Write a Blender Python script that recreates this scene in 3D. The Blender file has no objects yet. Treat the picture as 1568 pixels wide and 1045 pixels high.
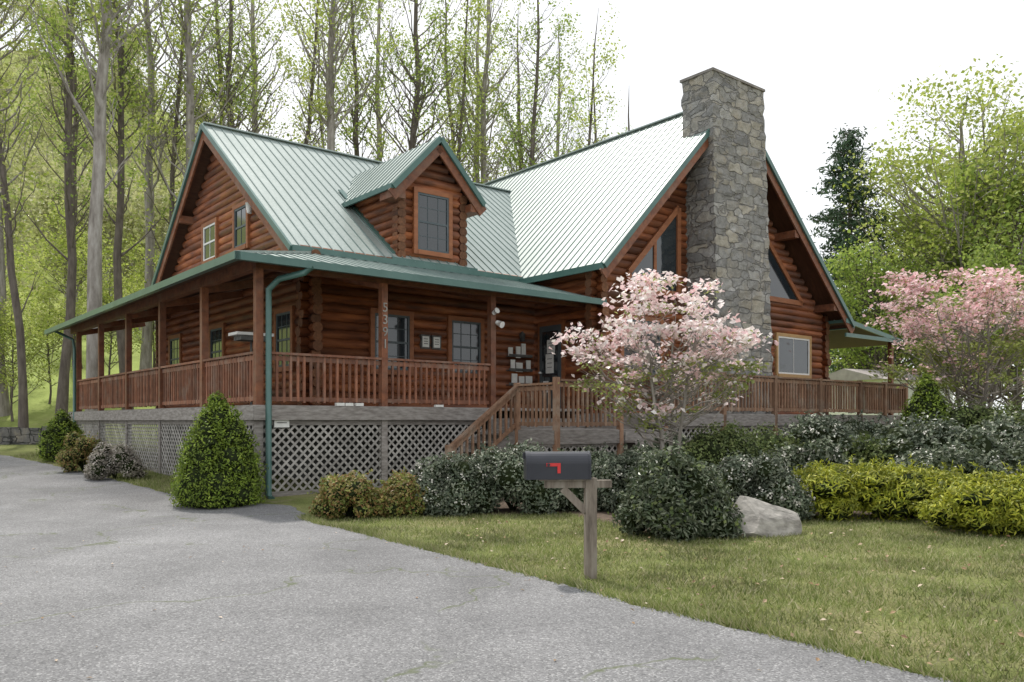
import bpy, math, random, bmesh
import numpy as np
from mathutils import Vector, Matrix
rng=np.random.default_rng(11); random.seed(11)
F=1281.0
def PX(px,Y): return (px-784.0)/F*Y

# ------------------------------------------------------------------ mesh builder
class MB:
    def __init__(s): s.v=[];s.f=[];s.m=[];s.s=[];s.n=0
    def add(s,verts,faces,mat=0,smooth=False):
        verts=np.asarray(verts,float).reshape(-1,3); n=s.n
        if isinstance(faces,np.ndarray): fl=(faces+n).tolist()
        else: fl=[[i+n for i in f] for f in faces]
        s.v.append(verts); s.f+=fl
        s.m+=(list(mat) if isinstance(mat,(list,tuple)) else [mat]*len(fl)); s.s+=[smooth]*len(fl); s.n+=len(verts)
    def box(s,x0,x1,y0,y1,z0,z1,mat=0):
        s.add([(x0,y0,z0),(x1,y0,z0),(x1,y1,z0),(x0,y1,z0),(x0,y0,z1),(x1,y0,z1),(x1,y1,z1),(x0,y1,z1)],
              [(0,3,2,1),(4,5,6,7),(0,1,5,4),(1,2,6,5),(2,3,7,6),(3,0,4,7)],mat)
    def beam(s,p,q,w,h,mat=0):
        p=Vector(p);q=Vector(q);d=(q-p).normalized()
        up=Vector((0,0,1)) if abs(d.z)<.99 else Vector((0,1,0))
        sd=d.cross(up).normalized()*w/2; u2=sd.normalized().cross(d).normalized()*h/2
        c=[p-sd-u2,p+sd-u2,p+sd+u2,p-sd+u2,q-sd-u2,q+sd-u2,q+sd+u2,q-sd+u2]
        s.add([tuple(x) for x in c],[(0,1,2,3),(4,7,6,5),(0,4,5,1),(1,5,6,2),(2,6,7,3),(3,7,4,0)],mat)
    def prism(s,pts,off,mt=0,mb=None,ms=None):
        if mb is None: mb=mt
        if ms is None: ms=mt
        n=len(pts); o=np.asarray(off,float); P=np.asarray(pts,float)
        V=np.vstack([P,P+o])
        f=[tuple(range(n)),tuple(range(2*n-1,n-1,-1))]+[(i,i+n,(i+1)%n+n,(i+1)%n) for i in range(n)]
        s.add(V,f,[mt,mb]+[ms]*n)
    def tube(s,pts,rad,segs=6,mat=0,cap=False,smooth=True,capmat=None):
        P=np.asarray(pts,float); n=len(P)
        D=np.gradient(P,axis=0); D/=np.linalg.norm(D,axis=1)[:,None]+1e-9
        m=P[-1]-P[0]; m=m/(np.linalg.norm(m)+1e-9)
        ref=np.array([0,0,1.]) if abs(m[2])<.8 else np.array([1.,0,0])
        A=np.cross(D,ref); A/=np.linalg.norm(A,axis=1)[:,None]+1e-9
        B=np.cross(A,D)
        t=np.linspace(0,2*math.pi,segs,endpoint=False)
        R=np.asarray(rad,float).reshape(-1,1,1)*np.ones((n,1,1))
        V=P[:,None,:]+R*(np.cos(t)[None,:,None]*A[:,None,:]+np.sin(t)[None,:,None]*B[:,None,:])
        i=np.arange(n-1)[:,None]*segs; j=np.arange(segs)[None,:]; k=(j+1)%segs
        f=np.stack([i+j,i+k,i+segs+k,i+segs+j],-1).reshape(-1,4)
        n0=s.n
        s.add(V.reshape(-1,3),f,mat,smooth)
        if cap:
            cm=mat if capmat is None else capmat
            s.f.append([n0+x for x in range(segs)]); s.f.append([n0+(n-1)*segs+x for x in range(segs)][::-1])
            s.m+=[cm,cm]; s.s+=[False,False]
    def obj(s,name,mats,parent=None):
        me=bpy.data.meshes.new(name)
        V=np.vstack(s.v) if s.v else np.zeros((0,3))
        me.from_pydata(V.tolist(),[],s.f)
        me.polygons.foreach_set("material_index",s.m)
        me.polygons.foreach_set("use_smooth",s.s)
        for m in mats: me.materials.append(m)
        me.update()
        o=bpy.data.objects.new(name,me); bpy.context.scene.collection.objects.link(o)
        if parent: o.parent=parent
        return o
def empty(name,loc=(0,0,0),rz=0):
    e=bpy.data.objects.new(name,None); bpy.context.scene.collection.objects.link(e)
    e.location=loc; e.rotation_euler=(0,0,rz); e.empty_display_size=.3
    return e
def runit(n):
    a=rng.normal(size=(n,3)); return a/np.linalg.norm(a,axis=1)[:,None]
def leaves(mb,C,N,L,W,mat):
    n=len(C)
    if n==0: return
    N=N/(np.linalg.norm(N,axis=1)[:,None]+1e-9)
    T=np.cross(N,runit(n)); T/=np.linalg.norm(T,axis=1)[:,None]+1e-9
    B=np.cross(N,T); s=rng.uniform(.65,1.35,(n,1))
    fold=N*L*.12*s
    V=np.stack([C-T*L/2*s,C+B*W/2*s+fold,C+T*L/2*s,C-B*W/2*s+fold],1).reshape(-1,3)
    mb.add(V,np.arange(n*4).reshape(-1,4),mat)

# ------------------------------------------------------------------ materials
def newmat(name):
    m=bpy.data.materials.new(name); m.use_nodes=True
    nt=m.node_tree; nt.nodes.clear()
    out=nt.nodes.new('ShaderNodeOutputMaterial'); b=nt.nodes.new('ShaderNodeBsdfPrincipled')
    nt.links.new(b.outputs[0],out.inputs[0])
    return m,nt,b,out
def c4(c): return (c[0],c[1],c[2],1)
def ramp(nt,fac,cols,poss=None):
    r=nt.nodes.new('ShaderNodeValToRGB'); e=r.color_ramp.elements
    n=len(cols); poss=poss or [i/(n-1) for i in range(n)]
    while len(e)<n: e.new(.5)
    for i in range(n): e[i].position=poss[i]; e[i].color=c4(cols[i])
    nt.links.new(fac,r.inputs[0]); return r.outputs[0]
def coords(nt,scale=(1,1,1)):
    t=nt.nodes.new('ShaderNodeTexCoord'); mp=nt.nodes.new('ShaderNodeMapping')
    mp.inputs['Scale'].default_value=scale; nt.links.new(t.outputs['Object'],mp.inputs[0]); return mp.outputs[0]
def noise(nt,vec,scale,detail=4,rough=.6,dist=0):
    n=nt.nodes.new('ShaderNodeTexNoise'); n.inputs['Scale'].default_value=scale
    n.inputs['Detail'].default_value=detail; n.inputs['Roughness'].default_value=rough; n.inputs['Distortion'].default_value=dist
    nt.links.new(vec,n.inputs['Vector']); return n.outputs['Fac']
def mixc(nt,fac,a,b,mode='MIX'):
    m=nt.nodes.new('ShaderNodeMix'); m.data_type='RGBA'; m.blend_type=mode
    if isinstance(fac,(int,float)): m.inputs[0].default_value=fac
    else: nt.links.new(fac,m.inputs[0])
    for i,x in ((6,a),(7,b)):
        if isinstance(x,(tuple,list)): m.inputs[i].default_value=c4(x)
        else: nt.links.new(x,m.inputs[i])
    return m.outputs[2]
def math_(nt,op,a,b):
    m=nt.nodes.new('ShaderNodeMath'); m.operation=op
    for i,x in ((0,a),(1,b)):
        if isinstance(x,(int,float)): m.inputs[i].default_value=x
        else: nt.links.new(x,m.inputs[i])
    return m.outputs[0]
def island(nt,col,lo,hi):
    g=nt.nodes.new('ShaderNodeNewGeometry'); mr=nt.nodes.new('ShaderNodeMapRange')
    mr.inputs[3].default_value=lo; mr.inputs[4].default_value=hi
    nt.links.new(g.outputs['Random Per Island'],mr.inputs[0])
    h=nt.nodes.new('ShaderNodeHueSaturation'); nt.links.new(mr.outputs[0],h.inputs['Value']); nt.links.new(col,h.inputs['Color'])
    return h.outputs[0]
def bump(nt,b,h,strength,dist=.02):
    bp=nt.nodes.new('ShaderNodeBump'); bp.inputs['Strength'].default_value=strength; bp.inputs['Distance'].default_value=dist
    nt.links.new(h,bp.inputs['Height']); nt.links.new(bp.outputs[0],b.inputs['Normal'])
def nmat(name,cols,scale=3,vs=(1,1,1),rough=.7,bmp=.3,isl=None,metal=0,spec=.5,poss=None,weather=None):
    m,nt,b,o=newmat(name)
    v=coords(nt,vs); f=noise(nt,v,scale)
    c=ramp(nt,f,cols,poss or [.3+.4*i/(len(cols)-1) for i in range(len(cols))])
    if weather:
        f2=noise(nt,coords(nt),weather[1],5,.65)
        c=mixc(nt,ramp(nt,f2,[(0,0,0),(1,1,1)],[.5,.72]),c,weather[0])
    if isl: c=island(nt,c,*isl)
    nt.links.new(c,b.inputs['Base Color'])
    b.inputs['Roughness'].default_value=rough; b.inputs['Metallic'].default_value=metal
    b.inputs['Specular IOR Level'].default_value=spec
    if bmp: bump(nt,b,f,bmp)
    return m
def leafmat(name,cols,tr=.35,clump=1.0,rough=.5,lo=.6):
    m,nt,b,o=newmat(name)
    g=nt.nodes.new('ShaderNodeNewGeometry')
    c=ramp(nt,g.outputs['Random Per Island'],cols)
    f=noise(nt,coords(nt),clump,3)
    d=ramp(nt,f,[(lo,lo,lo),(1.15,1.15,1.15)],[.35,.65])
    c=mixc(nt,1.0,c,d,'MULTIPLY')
    nt.links.new(c,b.inputs['Base Color']); b.inputs['Roughness'].default_value=rough
    b.inputs['Specular IOR Level'].default_value=.3
    t=nt.nodes.new('ShaderNodeBsdfTranslucent'); nt.links.new(c,t.inputs[0])
    mx=nt.nodes.new('ShaderNodeMixShader'); mx.inputs[0].default_value=tr
    nt.links.new(b.outputs[0],mx.inputs[1]); nt.links.new(t.outputs[0],mx.inputs[2]); nt.links.new(mx.outputs[0],o.inputs[0])
    return m

M={}
M['log']=nmat('log_stain',[(.085,.027,.012),(.23,.073,.026),(.36,.127,.045)],1.0,(1.2,1.2,9),.55,.35,(.5,1.4),weather=((.13,.05,.025),.9))
M['logend']=nmat('log_end',[(.11,.045,.02),(.23,.10,.045)],20,(1,1,1),.8,.2,(.6,1.2))
M['wood']=nmat('stained_timber',[(.11,.036,.017),(.25,.09,.038)],2.5,(3,3,3),.6,.3,(.75,1.2),weather=((.20,.11,.07),1.5))
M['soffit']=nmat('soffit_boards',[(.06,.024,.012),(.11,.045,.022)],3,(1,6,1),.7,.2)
M['trimw']=nmat('window_timber',[(.22,.075,.028),(.33,.125,.05)],3,(1,1,4),.6,.2,(.9,1.1))
M['grey']=nmat('weathered_boards',[(.17,.15,.135),(.36,.335,.31)],2.5,(2,2,9),.85,.3,(.8,1.15))
M['railw']=nmat('rail_wood',[(.15,.055,.03),(.30,.125,.068)],3,(4,4,1.5),.65,.3,(.6,1.3),weather=((.27,.18,.135),2))
M['railg']=nmat('rail_weathered',[(.19,.10,.058),(.33,.20,.125)],3,(4,4,1.5),.75,.3,(.65,1.25),weather=((.33,.27,.21),2))
M['lat']=nmat('lattice_wood',[(.26,.245,.225),(.45,.43,.40)],4,(1,1,1),.85,.2,(.75,1.15))
M['green']=nmat('green_trim_metal',[(.05,.12,.105),(.08,.165,.145)],2,(1,1,1),.35,0)
M['glass']=nmat('window_glass',[(.015,.02,.025),(.03,.04,.045)],.8,(1,1,1),.06,0,spec=.9)
M['wframe']=nmat('window_frame_dark',[(.06,.08,.09),(.09,.11,.12)],3,(1,1,1),.5,0)
M['white']=nmat('white_paint',[(.72,.72,.7),(.8,.8,.78)],3,(1,1,1),.5,0)
M['yell']=nmat('new_pine_trim',[(.38,.22,.09),(.48,.30,.13)],3,(1,1,4),.6,.1)
M['paper']=nmat('paper',[(.68,.68,.65),(.8,.8,.76)],8,(1,1,1),.8,0)
M['ink']=nmat('ink',[(.05,.05,.05),(.15,.15,.14)],8,(1,1,1),.8,0)
def roofmat():
    m,nt,b,o=newmat('metal_roof')
    f=noise(nt,coords(nt,(1,1,1)),.6,5,.6); c=ramp(nt,f,[(.30,.36,.335),(.39,.445,.42)],[.3,.7])
    f2=noise(nt,coords(nt,(6,6,.6)),3,4); c=mixc(nt,.35,c,ramp(nt,f2,[(.22,.27,.25),(.46,.50,.48)],[.35,.7]))
    nt.links.new(c,b.inputs['Base Color']); b.inputs['Metallic'].default_value=.25; b.inputs['Roughness'].default_value=.45
    bump(nt,b,f2,.08,.01); return m
M['roof']=roofmat()
M['seam']=nmat('roof_seam',[(.17,.23,.215),(.24,.30,.285)],3,(1,1,1),.4,0,metal=.2)
def stonemat(name,sc,cols,mortar,mw=.06):
    m,nt,b,o=newmat(name)
    v0=coords(nt,sc)
    nn=nt.nodes.new('ShaderNodeTexNoise'); nn.inputs['Scale'].default_value=1.6; nn.inputs['Detail'].default_value=4; nt.links.new(v0,nn.inputs['Vector'])
    ad=nt.nodes.new('ShaderNodeVectorMath'); ad.operation='MULTIPLY_ADD'; ad.inputs[1].default_value=(.38,.38,.38)
    nt.links.new(nn.outputs['Color'],ad.inputs[0]); nt.links.new(v0,ad.inputs[2]); v=ad.outputs[0]
    def vor(feat):
        x=nt.nodes.new('ShaderNodeTexVoronoi'); x.feature=feat; x.distance='CHEBYCHEV'
        x.inputs['Scale'].default_value=1; x.inputs['Randomness'].default_value=.9; nt.links.new(v,x.inputs['Vector']); return x
    a=vor('F1'); e=vor('F2')
    ed0=math_(nt,'SUBTRACT',e.outputs['Distance'],a.outputs['Distance'])
    sp=nt.nodes.new('ShaderNodeSeparateColor'); nt.links.new(a.outputs['Color'],sp.inputs[0])
    c=ramp(nt,sp.outputs[0],cols)
    fn=noise(nt,coords(nt),7,7,.75); c=mixc(nt,.8,c,ramp(nt,fn,[(.5,.5,.5),(1.35,1.35,1.35)],[.3,.7]),'MULTIPLY')
    f8=noise(nt,coords(nt),2.2,4,.6); c=mixc(nt,ramp(nt,f8,[(0,0,0),(.5,.5,.5)],[.52,.68]),c,(.34,.29,.21))
    ed=ramp(nt,ed0,[(0,0,0),(1,1,1)],[mw*.3,mw])
    c=mixc(nt,ed,mortar,c)
    nt.links.new(c,b.inputs['Base Color']); b.inputs['Roughness'].default_value=.88
    h=math_(nt,'ADD',ed,math_(nt,'MULTIPLY',fn,.9)); h=math_(nt,'ADD',h,math_(nt,'MULTIPLY',sp.outputs[1],.9))
    bump(nt,b,h,.9,.06); return m
M['stone']=stonemat('fieldstone',(1.9,1.9,3.7),[(.17,.168,.165),(.36,.35,.325),(.24,.235,.225),(.38,.35,.29),(.30,.295,.28),(.20,.197,.192),(.42,.41,.39)],(.24,.23,.215),.07)
M['wallstone']=stonemat('retaining_stone',(2.2,2.2,4),[(.10,.10,.095),(.2,.19,.18),(.14,.135,.13)],(.06,.06,.055))
M['bark']=nmat('bark',[(.15,.13,.11),(.27,.245,.215),(.38,.355,.32)],6,(1,1,.25),.9,.6)
M['barkd']=nmat('dark_bark',[(.075,.06,.05),(.17,.145,.12)],7,(1,1,.25),.9,.6)
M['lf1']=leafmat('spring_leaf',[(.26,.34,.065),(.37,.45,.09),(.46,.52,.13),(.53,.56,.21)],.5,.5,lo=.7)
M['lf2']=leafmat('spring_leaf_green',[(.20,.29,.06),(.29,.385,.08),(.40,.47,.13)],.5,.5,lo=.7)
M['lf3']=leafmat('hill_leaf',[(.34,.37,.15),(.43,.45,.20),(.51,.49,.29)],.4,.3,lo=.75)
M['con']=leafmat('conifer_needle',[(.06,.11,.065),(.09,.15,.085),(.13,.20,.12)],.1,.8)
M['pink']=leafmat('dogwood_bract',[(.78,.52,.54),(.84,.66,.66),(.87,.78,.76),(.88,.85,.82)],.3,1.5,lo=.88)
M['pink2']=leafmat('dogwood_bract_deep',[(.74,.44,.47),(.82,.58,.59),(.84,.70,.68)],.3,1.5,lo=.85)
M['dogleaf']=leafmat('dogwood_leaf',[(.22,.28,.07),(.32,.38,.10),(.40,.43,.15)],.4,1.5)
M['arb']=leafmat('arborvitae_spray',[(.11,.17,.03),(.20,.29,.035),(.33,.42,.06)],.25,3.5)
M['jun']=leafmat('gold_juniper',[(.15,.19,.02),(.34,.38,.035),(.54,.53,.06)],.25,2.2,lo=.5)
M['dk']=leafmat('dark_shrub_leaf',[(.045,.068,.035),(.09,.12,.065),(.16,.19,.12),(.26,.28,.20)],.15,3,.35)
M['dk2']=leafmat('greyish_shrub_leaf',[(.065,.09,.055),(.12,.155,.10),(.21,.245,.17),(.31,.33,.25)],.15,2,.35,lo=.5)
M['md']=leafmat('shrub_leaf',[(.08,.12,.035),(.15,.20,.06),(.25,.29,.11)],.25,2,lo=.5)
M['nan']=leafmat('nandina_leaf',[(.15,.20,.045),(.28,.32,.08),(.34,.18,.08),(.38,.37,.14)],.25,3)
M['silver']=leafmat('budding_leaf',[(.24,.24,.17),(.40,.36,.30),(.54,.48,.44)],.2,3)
M['fl']=leafmat('white_floret',[(.6,.58,.5),(.78,.76,.7)],.2,3)
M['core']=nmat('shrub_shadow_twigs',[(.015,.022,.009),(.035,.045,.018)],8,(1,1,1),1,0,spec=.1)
M['blade']=leafmat('grass_blade',[(.13,.175,.045),(.21,.26,.07),(.32,.33,.14),(.45,.41,.26)],.3,.8,.6)
M['mulch']=nmat('mulch',[(.05,.035,.022),(.13,.09,.06)],14,(1,1,1),.95,.8)

# ------------------------------------------------------------------ terrain
def sstep(a,b,x):
    t=np.clip((x-a)/(b-a),0,1); return t*t*(3-2*t)
def H(x,y):
    x=np.asarray(x,float);y=np.asarray(y,float)
    h=.04*np.clip(y-14,0,18)
    g1=sstep(6,-22,x); g2=sstep(-18,-95,x)
    h=h+g1*.26*np.clip(y-32,0,30)+g2*.62*np.clip(y-60,0,115)
    h=h+.35*np.sin(x*.31+1)*np.sin(y*.23)*sstep(36,50,y)
    return h
xs=np.unique(np.concatenate([np.linspace(-500,-60,23),np.linspace(-60,40,81),np.linspace(40,500,24)]))
ys=np.unique(np.concatenate([np.linspace(-40,14,28),np.linspace(14,32,13),np.linspace(32,100,52),np.linspace(100,700,40)]))
GX,GY=np.meshgrid(xs,ys); GZ=H(GX,GY)
V=np.stack([GX,GY,GZ],-1).reshape(-1,3); nx=len(xs);ny=len(ys)
i=np.arange(ny-1)[:,None]*nx;j=np.arange(nx-1)[None,:]
g=MB(); g.add(V,np.stack([i+j,i+j+1,i+nx+j+1,i+nx+j],-1).reshape(-1,4),0,True)
m,nt,b,o=newmat('lawn')
v=coords(nt); f=noise(nt,v,.55,6,.7); c=ramp(nt,f,[(.13,.16,.05),(.20,.23,.08),(.31,.285,.16)],[.35,.5,.66])
f2=noise(nt,v,38,6,.8); c=mixc(nt,.9,c,ramp(nt,f2,[(.4,.4,.38),(1.45,1.4,1.3)],[.35,.65]),'MULTIPLY')
f5=noise(nt,v,1.8,8,.8); c=mixc(nt,ramp(nt,f5,[(0,0,0),(.75,.75,.75)],[.54,.66]),c,(.27,.225,.15))
sx=nt.nodes.new('ShaderNodeSeparateXYZ'); nt.links.new(v,sx.inputs[0])
yy=nt.nodes.new('ShaderNodeMapRange'); yy.inputs[1].default_value=55; yy.inputs[2].default_value=75; nt.links.new(sx.outputs[1],yy.inputs[0])
f3=noise(nt,v,.25,6,.7); fc=ramp(nt,f3,[(.30,.26,.15),(.30,.36,.09),(.42,.46,.14)],[.35,.5,.65])
y2=nt.nodes.new('ShaderNodeMapRange'); y2.inputs[1].default_value=30; y2.inputs[2].default_value=40; nt.links.new(sx.outputs[1],y2.inputs[0])
c=mixc(nt,y2.outputs[0],c,ramp(nt,f3,[(.24,.29,.08),(.32,.39,.11)],[.4,.6]))
c=mixc(nt,yy.outputs[0],c,fc); nt.links.new(c,b.inputs['Base Color']); b.inputs['Roughness'].default_value=.95; b.inputs['Specular IOR Level'].default_value=.15
bump(nt,b,f2,.8,.03); M['lawn']=m
g.obj('ground',[m])

# driveway
DR=[(-12,12.5),(-4,8.2),(1,4.95),(3,3.65),(4.8,2.5),(5.82,1.8),(6.63,1.12),(7.6,.51),(9.15,-.6),(10.4,-1.5),(11.5,-2.28),(12.1,-2.8),(12.7,-3.15),(14,-3.55),(14.6,-3.95),(14.9,-4.8),(15.2,-5.8),(16.7,-7.1),(19,-9.2),(22.6,-12.6),(25,-15.0),(27,-17.5),(28.5,-21),(29.6,-26)]
DY=np.array([a for a,_ in DR]);DXr=np.array([b_ for _,b_ in DR])
rows=np.unique(np.concatenate([np.linspace(-12,29.6,340),[14.0]]))
xr=np.interp(rows,DY,DXr)+.04*np.sin(rows*7.1)+.03*np.sin(rows*17.3+1)+rng.normal(0,.015,len(rows))
V=[];fc=[]
for k,y in enumerate(rows):
    z=float(H(0,y))+.012
    V+=[(-60,y,z),(xr[k]-.001,y,z),(xr[k]+.02,y,z-.03)]
    if k: a=3*(k-1); fc+=[(a,a+1,a+4,a+3),(a+1,a+2,a+5,a+4)]
d=MB(); d.add(V,fc,0)
m,nt,b,o=newmat('asphalt')
v=coords(nt); f=noise(nt,v,.35,6,.6); c=ramp(nt,f,[(.155,.155,.158),(.215,.215,.218)],[.35,.65])
vg=nt.nodes.new('ShaderNodeTexVoronoi'); vg.inputs['Scale'].default_value=85; nt.links.new(v,vg.inputs['Vector'])
sg=nt.nodes.new('ShaderNodeSeparateColor'); nt.links.new(vg.outputs['Color'],sg.inputs[0])
c=mixc(nt,.8,c,ramp(nt,sg.outputs[0],[(.45,.45,.45),(.95,.95,.95),(1.1,1.1,1.1),(2.0,2.0,1.95)],[0,.4,.8,1]),'MULTIPLY')
f4=noise(nt,v,1.1,8,.7); c=mixc(nt,.5,c,ramp(nt,f4,[(.78,.78,.78),(1.15,1.15,1.15)],[.35,.65]),'MULTIPLY')
vt=noise(nt,coords(nt,(.9,.18,1)),.8,3,.5); c=mixc(nt,.5,c,ramp(nt,vt,[(.8,.8,.8),(1.14,1.14,1.14)],[.4,.6]),'MULTIPLY')
vo=nt.nodes.new('ShaderNodeTexVoronoi'); vo.feature='DISTANCE_TO_EDGE'; vo.inputs['Scale'].default_value=.33
nn=nt.nodes.new('ShaderNodeTexNoise'); nn.inputs['Scale'].default_value=1.1; nn.inputs['Detail'].default_value=6; nt.links.new(v,nn.inputs['Vector'])
ad=nt.nodes.new('ShaderNodeVectorMath'); ad.operation='MULTIPLY_ADD'; ad.inputs[1].default_value=(2,2,2)
nt.links.new(nn.outputs['Color'],ad.inputs[0]); nt.links.new(v,ad.inputs[2]); nt.links.new(ad.outputs[0],vo.inputs['Vector'])
ck=ramp(nt,vo.outputs['Distance'],[(1,1,1),(0,0,0)],[.0,.012]); msk=ramp(nt,noise(nt,v,.5,2),[(0,0,0),(1,1,1)],[.44,.50])
ck=mixc(nt,1.0,ck,msk,'MULTIPLY'); c=mixc(nt,ck,c,(.10,.115,.065))
nt.links.new(c,b.inputs['Base Color']); b.inputs['Roughness'].default_value=.85; b.inputs['Specular IOR Level'].default_value=.3
bump(nt,b,sg.outputs[1],.4,.009)
d.obj('driveway',[m])

# mulch bed
BF=[(-2.7,13.0),(-1.3,13.2),(.9,13.5),(1.5,12.0),(1.9,10.9),(2.7,10.9),(3.4,12.3),(4.3,12.9),(6,12.7),(6.8,11.6),(8,10.9),(16,10)]
BX=np.array([a for a,_ in BF]);BY=np.array([b_ for _,b_ in BF])
bf=lambda x: np.interp(x,BX,BY)
V=[];fc=[];cols=np.linspace(-2.7,16,90);nr=14
for k,x in enumerate(cols):
    y0=bf(x)+.05*math.sin(x*9);y1=17.2+.818*x
    for r in range(nr):
        y=y0+(y1-y0)*r/(nr-1); V.append((x,y,float(H(x,y))+(.02 if 0<r else .002)))
    if k:
        for r in range(nr-1):
            a=(k-1)*nr+r; fc.append((a,a+nr,a+nr+1,a+1))
d=MB(); d.add(V,fc,0,True); d.obj('mulch_bed',[M['mulch']])

# grass blades
def blades(n,x0,x1,y0,y1,test,hh=(.025,.065)):
    x=rng.uniform(x0,x1,n);y=y0+(y1-y0)*rng.uniform(0,1,n)**1.3
    pat=np.sin(x*2.3+np.sin(y*1.7)*2)*np.sin(y*2.9+x)+.6*np.sin(x*5.1+y*3.3)*np.sin(y*6.1-x*2)
    k=test(x,y)&((pat+rng.uniform(-.9,1.9,n))>0)
    x=x[k];y=y[k];n=len(x);a=rng.uniform(0,6.28,n);h=rng.uniform(*hh,n);w=.0055
    z=H(x,y); dx=np.cos(a)*w;dy=np.sin(a)*w
    lx=rng.normal(0,.03,n);ly=rng.normal(0,.03,n)
    P=np.stack([np.stack([x-dx,y-dy,z],-1),np.stack([x+dx,y+dy,z],-1),np.stack([x+lx,y+ly,z+h],-1)],1).reshape(-1,3)
    return P
gb=MB()
P=blades(260000,-3,9.5,3.9,13.5,lambda x,y:(x>np.interp(y,DY,DXr)-.03+np.abs(rng.normal(0,.06,len(x))))&(y<bf(x)+.15))
gb.add(P,np.arange(len(P)).reshape(-1,3),0)
P=blades(60000,-15,-4.5,14.6,26,lambda x,y:(x>np.interp(y,DY,DXr)-.05)&(x<-4.6-.818*(y-15.6)),(.05,.1))
gb.add(P,np.arange(len(P)).reshape(-1,3),0)
n=5000; y=rng.uniform(4,13,n); x=np.interp(y,DY,DXr)+rng.normal(.04,.05,n)
P=np.stack([np.stack([x-.005,y,y*0],-1),np.stack([x+.005,y,y*0],-1),np.stack([x+rng.normal(-.02,.04,n),y+rng.normal(0,.04,n),rng.uniform(.04,.1,n)],-1)],1).reshape(-1,3)
gb.add(P,np.arange(len(P)).reshape(-1,3),0)
gb.obj('lawn_grass',[M['blade']])
pt=MB();n=420
x=rng.uniform(-1,8,n);y=rng.uniform(4.5,12.5,n);k=x>np.interp(y,DY,DXr)-.5
C=np.stack([x[k],y[k],np.full(k.sum(),.05)],-1); N=np.tile([0,0,1.],(k.sum(),1))+rng.normal(0,.3,(k.sum(),3))
leaves(pt,C,N,.045,.03,0)
n=90; x=rng.uniform(-6,2,n);y=rng.uniform(4,15,n);k=x<np.interp(y,DY,DXr); C=np.stack([x[k],y[k],np.full(k.sum(),.02)],-1); leaves(pt,C,np.tile([0,0,1.],(k.sum(),1))+rng.normal(0,.2,(k.sum(),3)),.035,.02,0)
M['dry']=leafmat('dry_leaf',[(.22,.12,.06),(.4,.28,.16),(.6,.5,.4)],.1,1); pt.obj('fallen_leaves',[M['dry']])

# ------------------------------------------------------------------ HOUSE (local u,v,z)
X0,Y0=-4.73,15.6
RZ=math.atan2(.633,.774)
house=empty('log_house',(X0,Y0,0),RZ)
UW,VW=2.07,2.07; RV,RZt=7.5,9.45; SF,SB=.75,.85
WU,WZ=13.1,10.45; WL,WR=1.02,.926; WE=-1.16; WV=-.3
def log(mb,p,q):
    r=.12+random.uniform(-.006,.006); mb.tube([p,q],[r,r*random.uniform(.97,1)],10,0,True,True,1)
w=MB(); sp=.2
z=1.75
J=lambda: random.uniform(-.05,.05)
while z<9.25:
    a=max(0,RV-(9.25-z)/SF) if z>5.25 else VW-.28+J()
    bb=min(12.6,RV+(9.25-z)/SB) if z>5.25 else 12.65
    if bb-a>.3: log(w,(UW,a,z),(UW,bb,z))
    if z<5.2: log(w,(UW-.28+J(),VW,z+.1),(8.6,VW,z+.1)); log(w,(UW-.28,12.4,z+.1),(12.3,12.4,z+.1))
    z+=sp
z=1.5
while z<10.1:
    l=max(8.6,WU-(10.2-z)/WL);r=min(18.9,WU+(10.2-z)/WR)
    if l<=8.61 and z<5.2:l-=.28+J()
    if r>=18.89 and z<4.9:r+=.3+J()
    if r-l>.3: log(w,(l,WV,z),(r,WV,z)); 
    if r-l>.3 and z>4.8: log(w,(l,10.,z),(r,10.,z))
    if z<5.3: log(w,(8.6,WV-.26+J(),z+.1),(8.6,2.2,z+.1))
    if z<4.9:
        log(w,(18.9,WV-.26+J(),z+.1),(18.9,10.2,z+.1)); log(w,(12.2,10,z),(19.1,10,z))
        log(w,(12.2,10,z+.1),(12.2,12.5,z+.1))
    z+=sp
z=5.2;D0,D1,DV=4.45,6.27,2.3
while z<8.25:
    hw=min(.91,(8.3-z)/1.04)
    if hw>.15: log(w,(5.36-hw-(.1 if z<7.2 else 0),DV,z),(5.36+hw+(.1 if z<7.2 else 0),DV,z))
    if z<7.1:
        vb=RV-(RZt-z)/SF+.25
        for uu in(D0,D1): log(w,(uu,DV-.16,z+.1),(uu,vb,z+.1))
    z+=sp
w.obj('log_walls',[M['log'],M['logend']],house)

rf=MB()
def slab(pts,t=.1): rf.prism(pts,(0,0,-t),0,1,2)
def rib(p,q): rf.beam((p[0],p[1],p[2]+.008),(q[0],q[1],q[2]+.008),.022,.032,3)
zf=lambda v: RZt-SF*(RV-v)
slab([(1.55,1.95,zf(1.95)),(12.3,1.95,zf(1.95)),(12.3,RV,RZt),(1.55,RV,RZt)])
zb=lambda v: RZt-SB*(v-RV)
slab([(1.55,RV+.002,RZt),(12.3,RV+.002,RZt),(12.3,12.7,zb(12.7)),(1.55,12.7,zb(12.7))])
RS=.27
u=1.75
while u<12.2:
    rib((u,1.95,zf(1.95)),(u,RV,RZt)); u+=RS
wl=lambda u: WZ-WL*(WU-u)
wr=lambda u: WZ-WR*(u-WU)
slab([(7.97,WE,wl(7.97)),(WU,WE,WZ),(WU,10.2,WZ),(7.97,10.2,wl(7.97))])
slab([(WU+.002,WE,WZ),(19.4,WE,wr(19.4)),(19.4,10.2,wr(19.4)),(WU+.002,10.2,WZ)])
v=WE+.15
while v<10.1:
    rib((7.97,v,wl(7.97)),(WU,v,WZ)); rib((WU,v,WZ),(19.4,v,wr(19.4))); v+=RS
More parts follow.
